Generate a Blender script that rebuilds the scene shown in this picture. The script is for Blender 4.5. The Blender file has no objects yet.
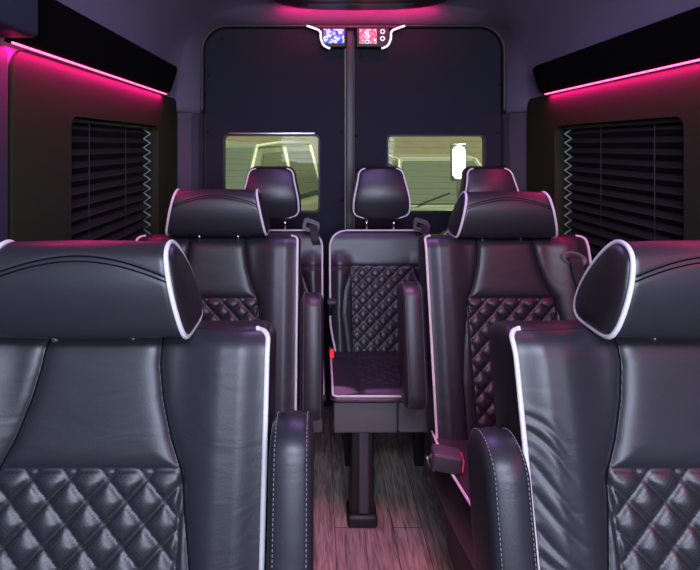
import bpy, bmesh, math, random
import numpy as np
from mathutils import Vector, Matrix
random.seed(4)
S = bpy.context.scene
COL = S.collection
PI = math.pi

# ------------------------------------------------------------------ materials
def new_mat(name):
    m = bpy.data.materials.new(name); m.use_nodes = True
    nt = m.node_tree
    return m, nt, nt.nodes['Principled BSDF']

def simple(name, col, rough=0.5, metal=0.0, bump=0.0, bscale=200, spec=0.5, coat=0.0):
    m, nt, p = new_mat(name)
    p.inputs['Base Color'].default_value = (*col, 1)
    p.inputs['Roughness'].default_value = rough
    p.inputs['Metallic'].default_value = metal
    p.inputs['Specular IOR Level'].default_value = spec
    p.inputs['Coat Weight'].default_value = coat
    tc = nt.nodes.new('ShaderNodeTexCoord')
    n = nt.nodes.new('ShaderNodeTexNoise'); n.inputs['Scale'].default_value = bscale
    n.inputs['Detail'].default_value = 4
    nt.links.new(tc.outputs['Object'], n.inputs['Vector'])
    if bump > 0:
        b = nt.nodes.new('ShaderNodeBump'); b.inputs['Strength'].default_value = bump
        b.inputs['Distance'].default_value = 0.002
        nt.links.new(n.outputs['Fac'], b.inputs['Height'])
        nt.links.new(b.outputs['Normal'], p.inputs['Normal'])
    return m

def leather(name, col, perf=False, fold=0.0):
    m, nt, p = new_mat(name)
    p.inputs['Specular IOR Level'].default_value = 0.72
    tc = nt.nodes.new('ShaderNodeTexCoord')
    g = nt.nodes.new('ShaderNodeTexVoronoi'); g.inputs['Scale'].default_value = 420
    nt.links.new(tc.outputs['Object'], g.inputs['Vector'])
    n2 = nt.nodes.new('ShaderNodeTexNoise'); n2.inputs['Scale'].default_value = 9
    n2.inputs['Detail'].default_value = 3
    nt.links.new(tc.outputs['Object'], n2.inputs['Vector'])
    mr = nt.nodes.new('ShaderNodeMapRange')
    mr.inputs['To Min'].default_value = 0.34; mr.inputs['To Max'].default_value = 0.46
    nt.links.new(n2.outputs['Fac'], mr.inputs['Value'])
    nt.links.new(mr.outputs['Result'], p.inputs['Roughness'])
    b = nt.nodes.new('ShaderNodeBump'); b.inputs['Strength'].default_value = 0.09
    b.inputs['Distance'].default_value = 0.001
    nt.links.new(g.outputs['Distance'], b.inputs['Height'])
    last = b
    # soft hide wrinkles
    mp = nt.nodes.new('ShaderNodeMapping'); mp.inputs['Scale'].default_value = (7, 7, 22)
    mp.inputs['Rotation'].default_value = (0, 0.5, 0)
    nt.links.new(tc.outputs['Object'], mp.inputs['Vector'])
    n3 = nt.nodes.new('ShaderNodeTexNoise'); n3.inputs['Scale'].default_value = 1.0
    n3.inputs['Detail'].default_value = 2; n3.inputs['Distortion'].default_value = 0.8
    nt.links.new(mp.outputs['Vector'], n3.inputs['Vector'])
    b2 = nt.nodes.new('ShaderNodeBump'); b2.inputs['Strength'].default_value = fold
    b2.inputs['Distance'].default_value = 0.012
    nt.links.new(n3.outputs['Fac'], b2.inputs['Height'])
    nt.links.new(b.outputs['Normal'], b2.inputs['Normal'])
    nt.links.new(b2.outputs['Normal'], p.inputs['Normal'])
    if perf:   # rows of tiny punched holes
        mp2 = nt.nodes.new('ShaderNodeMapping'); mp2.inputs['Scale'].default_value = (190, 1, 190)
        mp2.inputs['Rotation'].default_value = (0, PI/4, 0)
        nt.links.new(tc.outputs['Object'], mp2.inputs['Vector'])
        sx = nt.nodes.new('ShaderNodeSeparateXYZ'); nt.links.new(mp2.outputs['Vector'], sx.inputs[0])
        outs = []
        for ax in ('X', 'Z'):
            fr = nt.nodes.new('ShaderNodeMath'); fr.operation = 'FRACT'
            nt.links.new(sx.outputs[ax], fr.inputs[0])
            sb = nt.nodes.new('ShaderNodeMath'); sb.operation = 'SUBTRACT'; sb.inputs[1].default_value = 0.5
            nt.links.new(fr.outputs[0], sb.inputs[0])
            sq = nt.nodes.new('ShaderNodeMath'); sq.operation = 'MULTIPLY'
            nt.links.new(sb.outputs[0], sq.inputs[0]); nt.links.new(sb.outputs[0], sq.inputs[1])
            outs.append(sq)
        ad = nt.nodes.new('ShaderNodeMath'); ad.operation = 'ADD'
        nt.links.new(outs[0].outputs[0], ad.inputs[0]); nt.links.new(outs[1].outputs[0], ad.inputs[1])
        lt = nt.nodes.new('ShaderNodeMath'); lt.operation = 'LESS_THAN'; lt.inputs[1].default_value = 0.05
        nt.links.new(ad.outputs[0], lt.inputs[0])
        mx = nt.nodes.new('ShaderNodeMix'); mx.data_type = 'RGBA'
        mx.inputs[6].default_value = (*col, 1); mx.inputs[7].default_value = (0.004, 0.004, 0.005, 1)
        nt.links.new(lt.outputs[0], mx.inputs[0])
        nt.links.new(mx.outputs[2], p.inputs['Base Color'])
    else:
        p.inputs['Base Color'].default_value = (*col, 1)
    return m

def emit(name, col, s):
    m, nt, p = new_mat(name)
    p.inputs['Base Color'].default_value = (*col, 1)
    p.inputs['Emission Color'].default_value = (*col, 1)
    p.inputs['Emission Strength'].default_value = s
    return m

def glass_mat(name, tint, refl=0.06):
    m = bpy.data.materials.new(name); m.use_nodes = True
    nt = m.node_tree; nt.nodes.clear()
    o = nt.nodes.new('ShaderNodeOutputMaterial')
    t = nt.nodes.new('ShaderNodeBsdfTransparent'); t.inputs['Color'].default_value = (*tint, 1)
    g = nt.nodes.new('ShaderNodeBsdfGlossy'); g.inputs['Roughness'].default_value = 0.04
    mx = nt.nodes.new('ShaderNodeMixShader'); mx.inputs[0].default_value = refl
    nt.links.new(t.outputs[0], mx.inputs[1]); nt.links.new(g.outputs[0], mx.inputs[2])
    nt.links.new(mx.outputs[0], o.inputs[0])
    return m

def floor_mat():
    m, nt, p = new_mat('wood_vinyl')
    tc = nt.nodes.new('ShaderNodeTexCoord')
    mp = nt.nodes.new('ShaderNodeMapping'); mp.inputs['Rotation'].default_value = (0, 0, PI/2)
    nt.links.new(tc.outputs['Object'], mp.inputs['Vector'])
    br = nt.nodes.new('ShaderNodeTexBrick')
    br.inputs['Scale'].default_value = 1.0
    br.inputs['Brick Width'].default_value = 0.9; br.inputs['Row Height'].default_value = 0.105
    br.inputs['Mortar Size'].default_value = 0.0015
    br.inputs['Color1'].default_value = (0.36, 0.31, 0.27, 1); br.inputs['Color2'].default_value = (0.46, 0.40, 0.35, 1)
    br.inputs['Mortar'].default_value = (0.06, 0.05, 0.045, 1)
    nt.links.new(mp.outputs[0], br.inputs['Vector'])
    mp2 = nt.nodes.new('ShaderNodeMapping'); mp2.inputs['Scale'].default_value = (44, 4, 1)
    nt.links.new(tc.outputs['Object'], mp2.inputs['Vector'])
    n = nt.nodes.new('ShaderNodeTexNoise'); n.inputs['Scale'].default_value = 1.6
    n.inputs['Detail'].default_value = 8; n.inputs['Distortion'].default_value = 1.5
    nt.links.new(mp2.outputs[0], n.inputs['Vector'])
    cr = nt.nodes.new('ShaderNodeValToRGB')
    cr.color_ramp.elements[0].position = 0.32; cr.color_ramp.elements[0].color = (0.35, 0.33, 0.32, 1)
    cr.color_ramp.elements[1].position = 0.65; cr.color_ramp.elements[1].color = (1.15, 1.1, 1.05, 1)
    nt.links.new(n.outputs['Fac'], cr.inputs[0])
    mx = nt.nodes.new('ShaderNodeMix'); mx.data_type = 'RGBA'; mx.blend_type = 'MULTIPLY'
    mx.inputs[0].default_value = 1
    nt.links.new(br.outputs['Color'], mx.inputs[6]); nt.links.new(cr.outputs[0], mx.inputs[7])
    nt.links.new(mx.outputs[2], p.inputs['Base Color'])
    p.inputs['Roughness'].default_value = 0.45
    b = nt.nodes.new('ShaderNodeBump'); b.inputs['Strength'].default_value = 0.25; b.inputs['Distance'].default_value = 0.002
    nt.links.new(n.outputs['Fac'], b.inputs['Height']); nt.links.new(b.outputs[0], p.inputs['Normal'])
    return m

def screen_mat(name, cols, scale, s):
    m, nt, p = new_mat(name)
    tc = nt.nodes.new('ShaderNodeTexCoord')
    n = nt.nodes.new('ShaderNodeTexNoise'); n.inputs['Scale'].default_value = scale
    n.inputs['Detail'].default_value = 1.5
    nt.links.new(tc.outputs['Object'], n.inputs['Vector'])
    cr = nt.nodes.new('ShaderNodeValToRGB'); cr.color_ramp.interpolation = 'LINEAR'
    el = cr.color_ramp.elements
    while len(el) > 1: el.remove(el[-1])
    for i, c in enumerate(cols):
        pos = 0.3 + 0.4*i/(len(cols)-1)
        e = el[0] if i == 0 else el.new(pos)
        e.position = pos; e.color = (*c, 1)
    nt.links.new(n.outputs['Fac'], cr.inputs[0])
    nt.links.new(cr.outputs[0], p.inputs['Base Color']); nt.links.new(cr.outputs[0], p.inputs['Emission Color'])
    p.inputs['Emission Strength'].default_value = s
    return m

def wall_mat(name, c1, c2, scale, rough=0.9, stretch=(1, 1, 1)):
    m, nt, p = new_mat(name)
    tc = nt.nodes.new('ShaderNodeTexCoord')
    mp = nt.nodes.new('ShaderNodeMapping'); mp.inputs['Scale'].default_value = stretch
    nt.links.new(tc.outputs['Object'], mp.inputs['Vector'])
    n = nt.nodes.new('ShaderNodeTexNoise'); n.inputs['Scale'].default_value = scale; n.inputs['Detail'].default_value = 6
    nt.links.new(mp.outputs[0], n.inputs['Vector'])
    mx = nt.nodes.new('ShaderNodeMix'); mx.data_type = 'RGBA'
    mx.inputs[6].default_value = (*c1, 1); mx.inputs[7].default_value = (*c2, 1)
    nt.links.new(n.outputs['Fac'], mx.inputs[0]); nt.links.new(mx.outputs[2], p.inputs['Base Color'])
    p.inputs['Roughness'].default_value = rough
    b = nt.nodes.new('ShaderNodeBump'); b.inputs['Strength'].default_value = 0.3; b.inputs['Distance'].default_value = 0.01
    nt.links.new(n.outputs['Fac'], b.inputs['Height']); nt.links.new(b.outputs[0], p.inputs['Normal'])
    return m

LC = (0.023, 0.023, 0.031)
M = dict(
    leather=leather('black_leather', LC, fold=0.12),
    smooth=leather('headrest_leather', LC, fold=0.05),
    perf=leather('perforated_leather', (0.026, 0.026, 0.034), perf=True, fold=0.1),
    dark=leather('side_leather', (0.014, 0.013, 0.017), fold=0.1),
    piping=simple('white_piping', (0.80, 0.78, 0.80), 0.5, bump=0.2, bscale=500),
    thread=simple('grey_thread', (0.20, 0.20, 0.23), 0.7),
    plastic=simple('black_plastic', (0.012, 0.012, 0.014), 0.45, bump=0.3, bscale=600),
    greyplastic=simple('grey_plastic', (0.07, 0.068, 0.085), 0.42, bump=0.2, bscale=600),
    steel=simple('steel', (0.45, 0.45, 0.47), 0.3, 1.0),
    chrome=simple('chrome', (0.8, 0.8, 0.82), 0.12, 1.0),
    webbing=simple('belt_webbing', (0.03, 0.028, 0.034), 0.7, bump=0.6, bscale=300),
    seam=simple('seam_crease_shade', (0.004, 0.004, 0.006), 0.9, spec=.1),  # black for the seam tubes, puts the shade of the creases into colour
    bezel=simple('bezel_plastic', (0.16, 0.15, 0.17), 0.4, bump=.2, bscale=600),
    skirt=simple('grey_leather_panel', (0.15, 0.155, 0.165), 0.5, bump=.4, bscale=300),
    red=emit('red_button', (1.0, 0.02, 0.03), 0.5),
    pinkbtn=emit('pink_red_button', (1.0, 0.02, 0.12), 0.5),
    liner=simple('headliner_fabric', (0.20, 0.18, 0.26), 0.95, bump=0.4, bscale=900, spec=0.1),
    pillar=simple('pillar_plastic', (0.085, 0.082, 0.11), 0.7, bump=0.3, bscale=500, spec=0.3),
    doorpanel=simple('door_panel_vinyl', (0.018, 0.0165, 0.033), 0.7, bump=0.5, bscale=500, spec=0.25),
    soffit=simple('black_soffit', (0.003, 0.003, 0.004), 0.85, spec=0.05),
    wall=simple('dark_wall_vinyl', (0.024, 0.028, 0.015), 0.75, bump=0.3, bscale=600, spec=0.15),
    navy=simple('navy_trim', (0.030, 0.038, 0.065), 0.6, bump=0.3, bscale=500, spec=0.3),
    blind=simple('black_pleated_fabric', (0.022, 0.022, 0.021), 0.8, bump=0.4, bscale=700, spec=0.2),
    cord=simple('blind_cord', (0.03, 0.03, 0.033), 0.8),
    blindedge=simple('blind_edge', (0.26, 0.30, 0.26), 0.7),
    led=emit('magenta_led', (1.0, 0.06, 0.17), 8),
    led2=emit('magenta_led_soft', (1.0, 0.02, 0.22), 5),
    rearglass=glass_mat('rear_glass', (0.88, 0.90, 0.74), 0.012),
    sideglass=glass_mat('side_glass', (0.25, 0.27, 0.25), 0.05),
    windshield=glass_mat('windshield_glass', (0.85, 0.9, 0.9), 0.04),
    wire=simple('defroster_wire', (0.30, 0.30, 0.16), 0.6),
    floor=floor_mat(),
    asphalt=wall_mat('asphalt', (0.10, 0.10, 0.09), (0.20, 0.20, 0.17), 8),
    outwall=wall_mat('concrete_wall', (0.17, 0.155, 0.11), (0.30, 0.28, 0.20), 3, stretch=(1, 1, 4)),
    carsilver=simple('silver_car_paint', (0.36, 0.40, 0.34), 0.3, 0.3, coat=0.6),
    cardark=simple('green_grey_car_paint', (0.26, 0.28, 0.22), 0.28, 0.3, coat=0.6),
    carglass=simple('car_glass', (0.10, 0.125, 0.095), 0.08, 0.0, spec=0.8),
    rubber=simple('tyre_rubber', (0.02, 0.02, 0.02), 0.8),
    glareglow=emit('glare_glow', (1.0, 1.0, 0.86), 14),  # emission for the added glare body in the yard
    trimwhite=simple('pale_car_trim', (0.7, 0.72, 0.6), 0.35, 0.2),
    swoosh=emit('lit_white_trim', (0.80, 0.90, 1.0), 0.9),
    bluescreen=screen_mat('blue_screen', [(0.01, 0.02, 0.10), (0.02, 0.05, 0.8), (0.1, 0.4, 1.0), (0.8, 0.85, 1.0), (0.1, 0.05, 0.4)], 48, 0.9),
    redscreen=screen_mat('red_screen', [(0.03, 0.01, 0.03), (0.9, 0.9, 0.95), (0.85, 0.06, 0.12), (0.15, 0.15, 0.2), (0.9, 0.9, 0.95)], 42, 0.8),
)

# ------------------------------------------------------------------ helpers
def link_mesh(name, verts, faces, mat, parent=None, smooth=True, mats=None, fm=None):
    me = bpy.data.meshes.new(name)
    me.from_pydata([tuple(map(float, v)) for v in verts], [], faces)
    bm = bmesh.new(); bm.from_mesh(me)
    bmesh.ops.recalc_face_normals(bm, faces=bm.faces)
    bm.to_mesh(me); bm.free()
    me.materials.append(mat)
    if mats:
        for x in mats: me.materials.append(x)
        me.polygons.foreach_set('material_index', fm)
    if smooth:
        me.polygons.foreach_set('use_smooth', [True]*len(me.polygons))
    me.update()
    o = bpy.data.objects.new(name, me); COL.objects.link(o)
    if parent: o.parent = parent
    return o

def from_bm(name, bm, mat, parent=None, smooth=False, sharp=None):
    bmesh.ops.recalc_face_normals(bm, faces=bm.faces)
    me = bpy.data.meshes.new(name); bm.to_mesh(me); bm.free()
    me.materials.append(mat)
    if smooth:
        me.polygons.foreach_set('use_smooth', [True]*len(me.polygons))
        me.set_sharp_from_angle(angle=math.radians(40))
    o = bpy.data.objects.new(name, me); COL.objects.link(o)
    if parent: o.parent = parent
    return o

def add_box(bm, lo, hi, bev=0.0, rot=None, piv=None):
    lo = Vector(lo); hi = Vector(hi)
    c = (lo+hi)/2; d = hi-lo
    r = bmesh.ops.create_cube(bm, size=1)
    vs = r['verts']
    for v in vs: v.co = Vector((v.co.x*d.x, v.co.y*d.y, v.co.z*d.z)) + c
    if bev > 0:
        es = list({e for v in vs for e in v.link_edges})
        rr = bmesh.ops.bevel(bm, geom=es, offset=bev, segments=3, affect='EDGES', profile=0.5)
        vs = list({v for f in rr['faces'] for v in f.verts} | {v for v in vs if v.is_valid})
    if rot:
        p = Vector(piv) if piv else c
        for v in vs: v.co = rot @ (v.co-p) + p
    return vs

def box_obj(name, lo, hi, mat, parent=None, bev=0.0, rot=None, piv=None):
    bm = bmesh.new(); add_box(bm, lo, hi, bev, rot, piv)
    return from_bm(name, bm, mat, parent, smooth=bev > 0)

def tube_data(path, r, n=10, closed=False):
    P = [Vector(p) for p in path]
    V = []; F = []
    m = len(P)
    prev = None
    for i, p in enumerate(P):
        a = P[(i-1) % m] if (closed or i > 0) else p
        b = P[(i+1) % m] if (closed or i < m-1) else p
        t = (b-a).normalized() if (b-a).length > 1e-9 else Vector((0, 0, 1))
        if prev is None:
            u = t.orthogonal().normalized()
        else:
            u = (prev - t*prev.dot(t))
            u = u.normalized() if u.length > 1e-6 else t.orthogonal().normalized()
        prev = u; w = t.cross(u)
        for k in range(n):
            q = 2*PI*k/n
            V.append(p + (u*math.cos(q)+w*math.sin(q))*r)
    segs = m if closed else m-1
    for i in range(segs):
        for k in range(n):
            a = i*n+k; b = i*n+(k+1) % n
            c = ((i+1) % m)*n+(k+1) % n; d = ((i+1) % m)*n+k
            F.append((a, b, c, d))
    if not closed:
        F.append(tuple(range(n))); F.append(tuple((m-1)*n+k for k in range(n)))
    return V, F

def tubes(name, paths, r, mat, parent=None, n=10, closed=False):
    V = []; F = []
    for p in paths:
        v, f = tube_data(p, r, n, closed)
        o = len(V); V += v; F += [tuple(i+o for i in q) for q in f]
    return link_mesh(name, V, F, mat, parent)

def cyl(name, p0, p1, r, mat, parent=None, n=20):
    o = tubes(name, [[p0, p1]], r, mat, parent, n)
    o.data.set_sharp_from_angle(angle=math.radians(40))
    return o

def empty(name, loc=(0, 0, 0), label=None, cat=None, group=None, kind=None):
    o = bpy.data.objects.new(name, None); COL.objects.link(o); o.location = loc
    return tag(o, label, cat, group, kind)

def tag(o, label=None, cat=None, group=None, kind=None):
    if label: o['label'] = label
    if cat: o['category'] = cat
    if group: o['group'] = group
    if kind: o['kind'] = kind
    return o

def struct(o, label=None, cat=None):
    return tag(o, label, cat, kind='structure')

def catmull(pts, n, closed=False):
    P = [np.array(p, float) for p in pts]; m = len(P); out = []
    segs = m if closed else m-1
    for i in range(segs):
        if closed: a, b, c, d = P[(i-1) % m], P[i], P[(i+1) % m], P[(i+2) % m]
        else: a, b, c, d = P[max(i-1, 0)], P[i], P[i+1], P[min(i+2, m-1)]
        for k in range(n):
            t = k/n
            out.append(0.5*((2*b)+(-a+c)*t+(2*a-5*b+4*c-d)*t*t+(-a+3*b-3*c+d)*t**3))
    if not closed: out.append(P[-1])
    return out

def resample(pts, n, closed=False):
    P = np.array(pts)
    if closed: P = np.vstack([P, P[:1]])
    d = np.r_[0, np.cumsum(np.linalg.norm(np.diff(P, axis=0), axis=1))]
    s = np.linspace(0, d[-1], n, endpoint=not closed)
    return np.stack([np.interp(s, d, P[:, k]) for k in range(P.shape[1])], 1)

def rrect(x0, x1, z0, z1, r, n=8):
    """rounded rectangle outline, counter-clockwise, 4*(n+1) points"""
    out = []
    for cx, cz, a0 in ((x1-r, z1-r, 0), (x0+r, z1-r, PI/2), (x0+r, z0+r, PI), (x1-r, z0+r, 1.5*PI)):
        for k in range(n+1):
            a = a0+PI/2*k/n
            out.append((cx+r*math.cos(a), cz+r*math.sin(a)))
    return out

def plate_hole(name, outer, inner, f0, f1, mat, parent=None):
    """plate with a hole. outer/inner: same-count outlines (2D); f0/f1 map (a,b)->3D for the two faces"""
    n = len(outer)
    V = [f0(*p) for p in outer]+[f0(*p) for p in inner]+[f1(*p) for p in outer]+[f1(*p) for p in inner]
    F = []
    for i in range(n):
        j = (i+1) % n
        F += [(i, j, n+j, n+i), (2*n+i, 2*n+j, 3*n+j, 3*n+i), (n+i, n+j, 3*n+j, 3*n+i), (i, j, 2*n+j, 2*n+i)]
    o = link_mesh(name, V, F, mat, parent, smooth=False)
    return o

def seg_dist(A, B, pts):
    """min distance from arrays A,B (2D points) to polyline pts"""
    best = np.full(A.shape, 1e9)
    for (x0, y0), (x1, y1) in zip(pts[:-1], pts[1:]):
        dx, dy = x1-x0, y1-y0; L = dx*dx+dy*dy+1e-12
        t = np.clip(((A-x0)*dx+(B-y0)*dy)/L, 0, 1)
        best = np.minimum(best, np.hypot(A-(x0+t*dx), B-(y0+t*dy)))
    return best

def pad(name, hwfn, b0, b1, nx, nb, hfn, T, mapf, mat, parent, matsel=None, mats=None, side_mat=1, bulge=0.008):
    """upholstered pad: height field hfn(a,b) over an outline |a|<hw(b), b0<b<b1; thickness T behind it"""
    bs = np.linspace(b0, b1, nb)
    # finer rows near the top so rounded corners stay round
    bs = b0+(b1-b0)*np.sin(np.linspace(0, PI/2, nb))**0.85
    us = np.linspace(-1, 1, nx)
    hw = np.array([hwfn(b) for b in bs])
    A = us[None, :]*hw[:, None]; B = np.repeat(bs[:, None], nx, 1)
    H = hfn(A, B)
    V = [mapf(A[j, i], B[j, i], H[j, i]) for j in range(nb) for i in range(nx)]
    F = []; FM = []
    for j in range(nb-1):
        for i in range(nx-1):
            F.append((j*nx+i, j*nx+i+1, (j+1)*nx+i+1, (j+1)*nx+i))
            FM.append(matsel((A[j, i]+A[j, i+1])/2, (B[j, i]+B[j+1, i])/2) if matsel else 0)
    loop = [(0, i) for i in range(nx)]+[(j, nx-1) for j in range(1, nb)] + \
           [(nb-1, i) for i in range(nx-2, -1, -1)]+[(j, 0) for j in range(nb-2, 0, -1)]
    n = len(loop)
    pa = np.array([(A[j, i], B[j, i]) for j, i in loop]); ph = np.array([H[j, i] for j, i in loop])
    tang = np.roll(pa, -3, 0)-np.roll(pa, 3, 0)
    nrm = np.stack([tang[:, 1], -tang[:, 0]], 1); nrm /= np.linalg.norm(nrm, axis=1)[:, None]+1e-9
    prev = [j*nx+i for j, i in loop]
    for o, d, w in ((0.003, 0.004, 1), (bulge, 0.02, 1), (bulge*1.5, T*0.5, .5), (bulge, T*0.85, 0), (0.0, T, 0), (-.02, T+.004, 0)):
        cur = []
        for k in range(n):
            a = pa[k, 0]+nrm[k, 0]*o; b = pa[k, 1]+nrm[k, 1]*o
            cur.append(len(V)); V.append(mapf(a, b, ph[k]*w-d))
        for k in range(n):
            l = (k+1) % n
            F.append((prev[k], prev[l], cur[l], cur[k])); FM.append(side_mat)
        prev = cur
    F.append(tuple(prev)); FM.append(side_mat)
    o = link_mesh(name, V, F, mat, parent, mats=mats, fm=FM)
    # boundary for piping
    right = [(A[j, nx-1], B[j, nx-1], H[j, nx-1]) for j in range(nb)]
    top = [(A[nb-1, i], B[nb-1, i], H[nb-1, i]) for i in range(nx)]
    return o, right, top

def quilt(A, B, P, Q):
    k = P/math.sqrt(2)
    def dist(u):
        f = np.abs(u/P-np.round(u/P)); return f*k
    a = dist(A+B); b = dist(A-B)
    g = lambda d: 1-np.exp(-(d/0.0052)**1.1)
    return Q*(g(a)*g(b)+0.12*np.minimum(a, b)/(k/2))

def sstep(x, a, b):
    t = np.clip((x-a)/(b-a), 0, 1); return t*t*(3-2*t)

def mir(o, name=None):
    pass

# ------------------------------------------------------------------ captain seat meshes
TH = math.radians(15.5); ZH = 0.45
def recl(a, b, h, th=TH, zh=ZH):
    # b = distance up the back from the hinge, h = towards the sitter
    y = -h
    return (a, y*math.cos(th)+b*math.sin(th), zh+b*math.cos(th)-y*math.sin(th))

CACHE = {}
def use(key, builder, parent, name):
    """build a part mesh once; later calls re-use the mesh data in a new object"""
    if key not in CACHE:
        o = builder(); CACHE[key] = o.data
        o.name = name; o.parent = parent
        return o
    o = bpy.data.objects.new(name, CACHE[key]); COL.objects.link(o); o.parent = parent
    return o

L = 0.628; HW = 0.285
def cap_hw(b):
    R = 0.016; t = b-(L-R)
    return HW-0.004 if t <= 0 else HW-0.004-(R-math.sqrt(max(R*R-t*t, 0)))
seamU = [(0.098, L), (0.101, 0.57), (0.110, 0.52), (0.128, 0.46), (0.148, 0.415)]
seamS = [(0.150, 0.415), (0.158, 0.36), (0.176, 0.26), (0.188, 0.15), (0.186, 0.0), (.18, -.1)]
FOLD = [0.0005]
def cap_h(A, B):
    X = np.abs(A)
    d = np.minimum(seg_dist(X, B, seamU), seg_dist(X, B, seamS))
    d = np.minimum(d, seg_dist(X, B, [(0, 0.415), (0.150, 0.415)]))
    inq = (X < 0.150) & (B < 0.415)
    d = np.where(inq, 1, d)
    de = np.minimum(np.minimum(0.150-X, 0.415-B), 0.02)/0.02
    puff = 0.012*(1-np.exp(-d/0.009)) - 0.002
    q = quilt(X, B, 0.062, 0.010)*np.clip(de, 0, 1)**.3 + 0.0005
    h = np.where(inq, q, puff)
    # side panel between quilt and bolster seam
    d2 = seg_dist(X, B, [(0.151, 0.415), (0.151, -.1)])
    h = h-0.006*np.exp(-(d2/0.004)**2)
    h = h+0.016*sstep(X, 0.13, 0.21)*(1-0.8*sstep(X, 0.235, 0.283))     # bolsters
    # gather folds along the bolster
    f = np.zeros_like(h)
    if FOLD[0] > .001:
        rnd = random.Random(7)
        for k in range(10):
            z = .500-.038*k+rnd.uniform(-.008, .008); ln = rnd.uniform(.6, 1.0); sl = rnd.uniform(.7, 1.2)
            pl = [(.276-.10*ln*t, z-.10*ln*sl*t+.016*math.sin(3*t+k)) for t in np.linspace(0, 1, 7)]
            dd = seg_dist(X, B, pl)
            fade = sstep(X, .276-.10*ln, .276-.045*ln)
            f = f-fade*FOLD[0]*rnd.uniform(.5, 1)*np.exp(-(dd/.0045)**2)+fade*FOLD[0]*.35*np.exp(-((dd-.011)/.007)**2)
    h = h+f
    t = np.clip((B-(L-0.05))/0.05, 0, 1)
    h = h-0.035*(1-np.sqrt(1-np.minimum(t, 0.999)**2))
    return h
CAPB = {}
def b_capback():
    def ms(a, b): return 2 if (abs(a) < .150 and b < .415) else 0
    o, r, t = pad('backrest', cap_hw, -0.08, L, 200, 230, cap_h, 0.12, recl, M['leather'], None,
                  ms, [M['dark'], M['perf']])
    CAPB['r'] = r; CAPB['t'] = t
    return o
def b_capback_folded():
    FOLD[0] = 0.0028
    return b_capback()
def b_cappiping(s):
    r = CAPB['r']; t = CAPB['t']
    paths = []
    if 1:
        p = [(s*(a+0.002), b, h+0.001) for a, b, h in r[::3]]
        p += [(s*a, b+0.002, h) for a, b, h in t[::-1][1:3]]
        p2 = [recl(*q) for q in p]
        # run the lower end round under the hinge towards the cushion
        x, y, z = p2[0]
        p2 = [(x-.028*s, y-.075, z-.065), (x-.014*s, y-.045, z-.05), (x-.004*s, y-.018, z-.025)]+p2
        paths.append(p2)
    return tubes('piping', paths, 0.0045, M['piping'], None)

def b_seam(k):  # dark tube laid along the seam in place of crease shade
    if k: p = [(k*a, b) for a, b in resample(seamU+seamS[1:], 70)]
    else: p = [(a, .415) for a in np.linspace(-.148, .148, 60)]
    A_ = np.array([q[0] for q in p]); B_ = np.array([q[1] for q in p])
    H_ = cap_h(A_, B_)
    return tubes('seam', [[recl(a, b, h+.0012) for a, b, h in zip(A_, B_, H_)]], .0019, M['seam'], None, 8)
def b_headseam(dz):
    prof = resample([(p[0]-.70, p[1]) for p in catmull(HP, 12, True)], 200, True)
    fr = prof[(prof[:, 0] < .125) & (prof[:, 1] > 1.12)]
    fr = fr[np.argsort(fr[:, 1])]
    pts = []
    for u in np.linspace(-.97, .97, 60):
        z = 1.196-.034*u*u+dz; y = np.interp(z, fr[:, 1], fr[:, 0])
        pts.append((u*(0.137+0.033*min(max((1.215-z)/0.155, 0), 1)), y-.0022*math.cos(u*PI/2)+.0006, z+.0012))
    return tubes('seam', [pts], .0013, M['seam'], None, 8)
# headrest
HP = [(.84, 1.212), (.812, 1.197), (.800, 1.160), (.801, 1.115), (.812, 1.075), (.832, 1.058), (.88, 1.056), (.925, 1.060),
      (.942, 1.082), (.932, 1.125), (.905, 1.170), (.870, 1.205)]
def b_headrest():
    prof = resample([(p[0]-.70, p[1]) for p in catmull(HP, 12, True)], 150, True)
    n = len(prof); c = prof.mean(0)
    tang = np.roll(prof, -1, 0)-np.roll(prof, 1, 0)
    nrm = np.stack([tang[:, 1], -tang[:, 0]], 1); nrm /= np.linalg.norm(nrm, axis=1)[:, None]
    if np.sum((prof-c)*nrm) < 0: nrm = -nrm
    def hw(z): return 0.137+0.033*np.clip((1.215-z)/0.155, 0, 1)
    M_ = 90; us = np.linspace(-1, 1, M_)
    V = []; F = []; FM = []
    for u in us:
        for k in range(n):
            y, z = prof[k]; x = u*hw(z)
            off = 0.0
            if nrm[k, 0] < 0.35:
                zs = 1.196-0.034*u*u
                for dz, dep in ((0, .0022), (-.0075, .0016)):
                    off -= dep*math.exp(-((z-zs-dz)/0.0022)**2)
            e = max(0, (abs(u)-0.93)/0.07)
            off -= 0.004*e*e
            off += 0.003*math.cos(u*PI/2)
            V.append((x, y+nrm[k, 0]*off, z+nrm[k, 1]*off))
    for i in range(M_-1):
        for k in range(n):
            l = (k+1) % n
            F.append((i*n+k, i*n+l, (i+1)*n+l, (i+1)*n+k)); FM.append(0)
    for s, base in ((-1, 0), (1, (M_-1)*n)):
        prev = [base+k for k in range(n)]
        for sc, bx in ((.97, .003), (.85, .009), (.6, .014), (.3, .016)):
            cur = []
            for k in range(n):
                y, z = c+(prof[k]-c)*sc
                cur.append(len(V)); V.append((s*(hw(z)+bx), y, z))
            for k in range(n):
                l = (k+1) % n
                F.append((prev[k], prev[l], cur[l], cur[k])); FM.append(1)
            prev = cur
        F.append(tuple(prev)); FM.append(1)
    return link_mesh('headrest', V, F, M['smooth'], None, mats=[M['dark']], fm=FM)
def b_headpiping(s):
    prof = resample([(p[0]-.70, p[1]) for p in catmull(HP, 12, True)], 60, True)
    def hw(z): return 0.137+0.033*np.clip((1.215-z)/0.155, 0, 1)
    return tubes('piping', [[(s*(hw(z)+.001), y, z) for y, z in prof]], 0.0042, M['piping'], None, closed=True)

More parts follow.
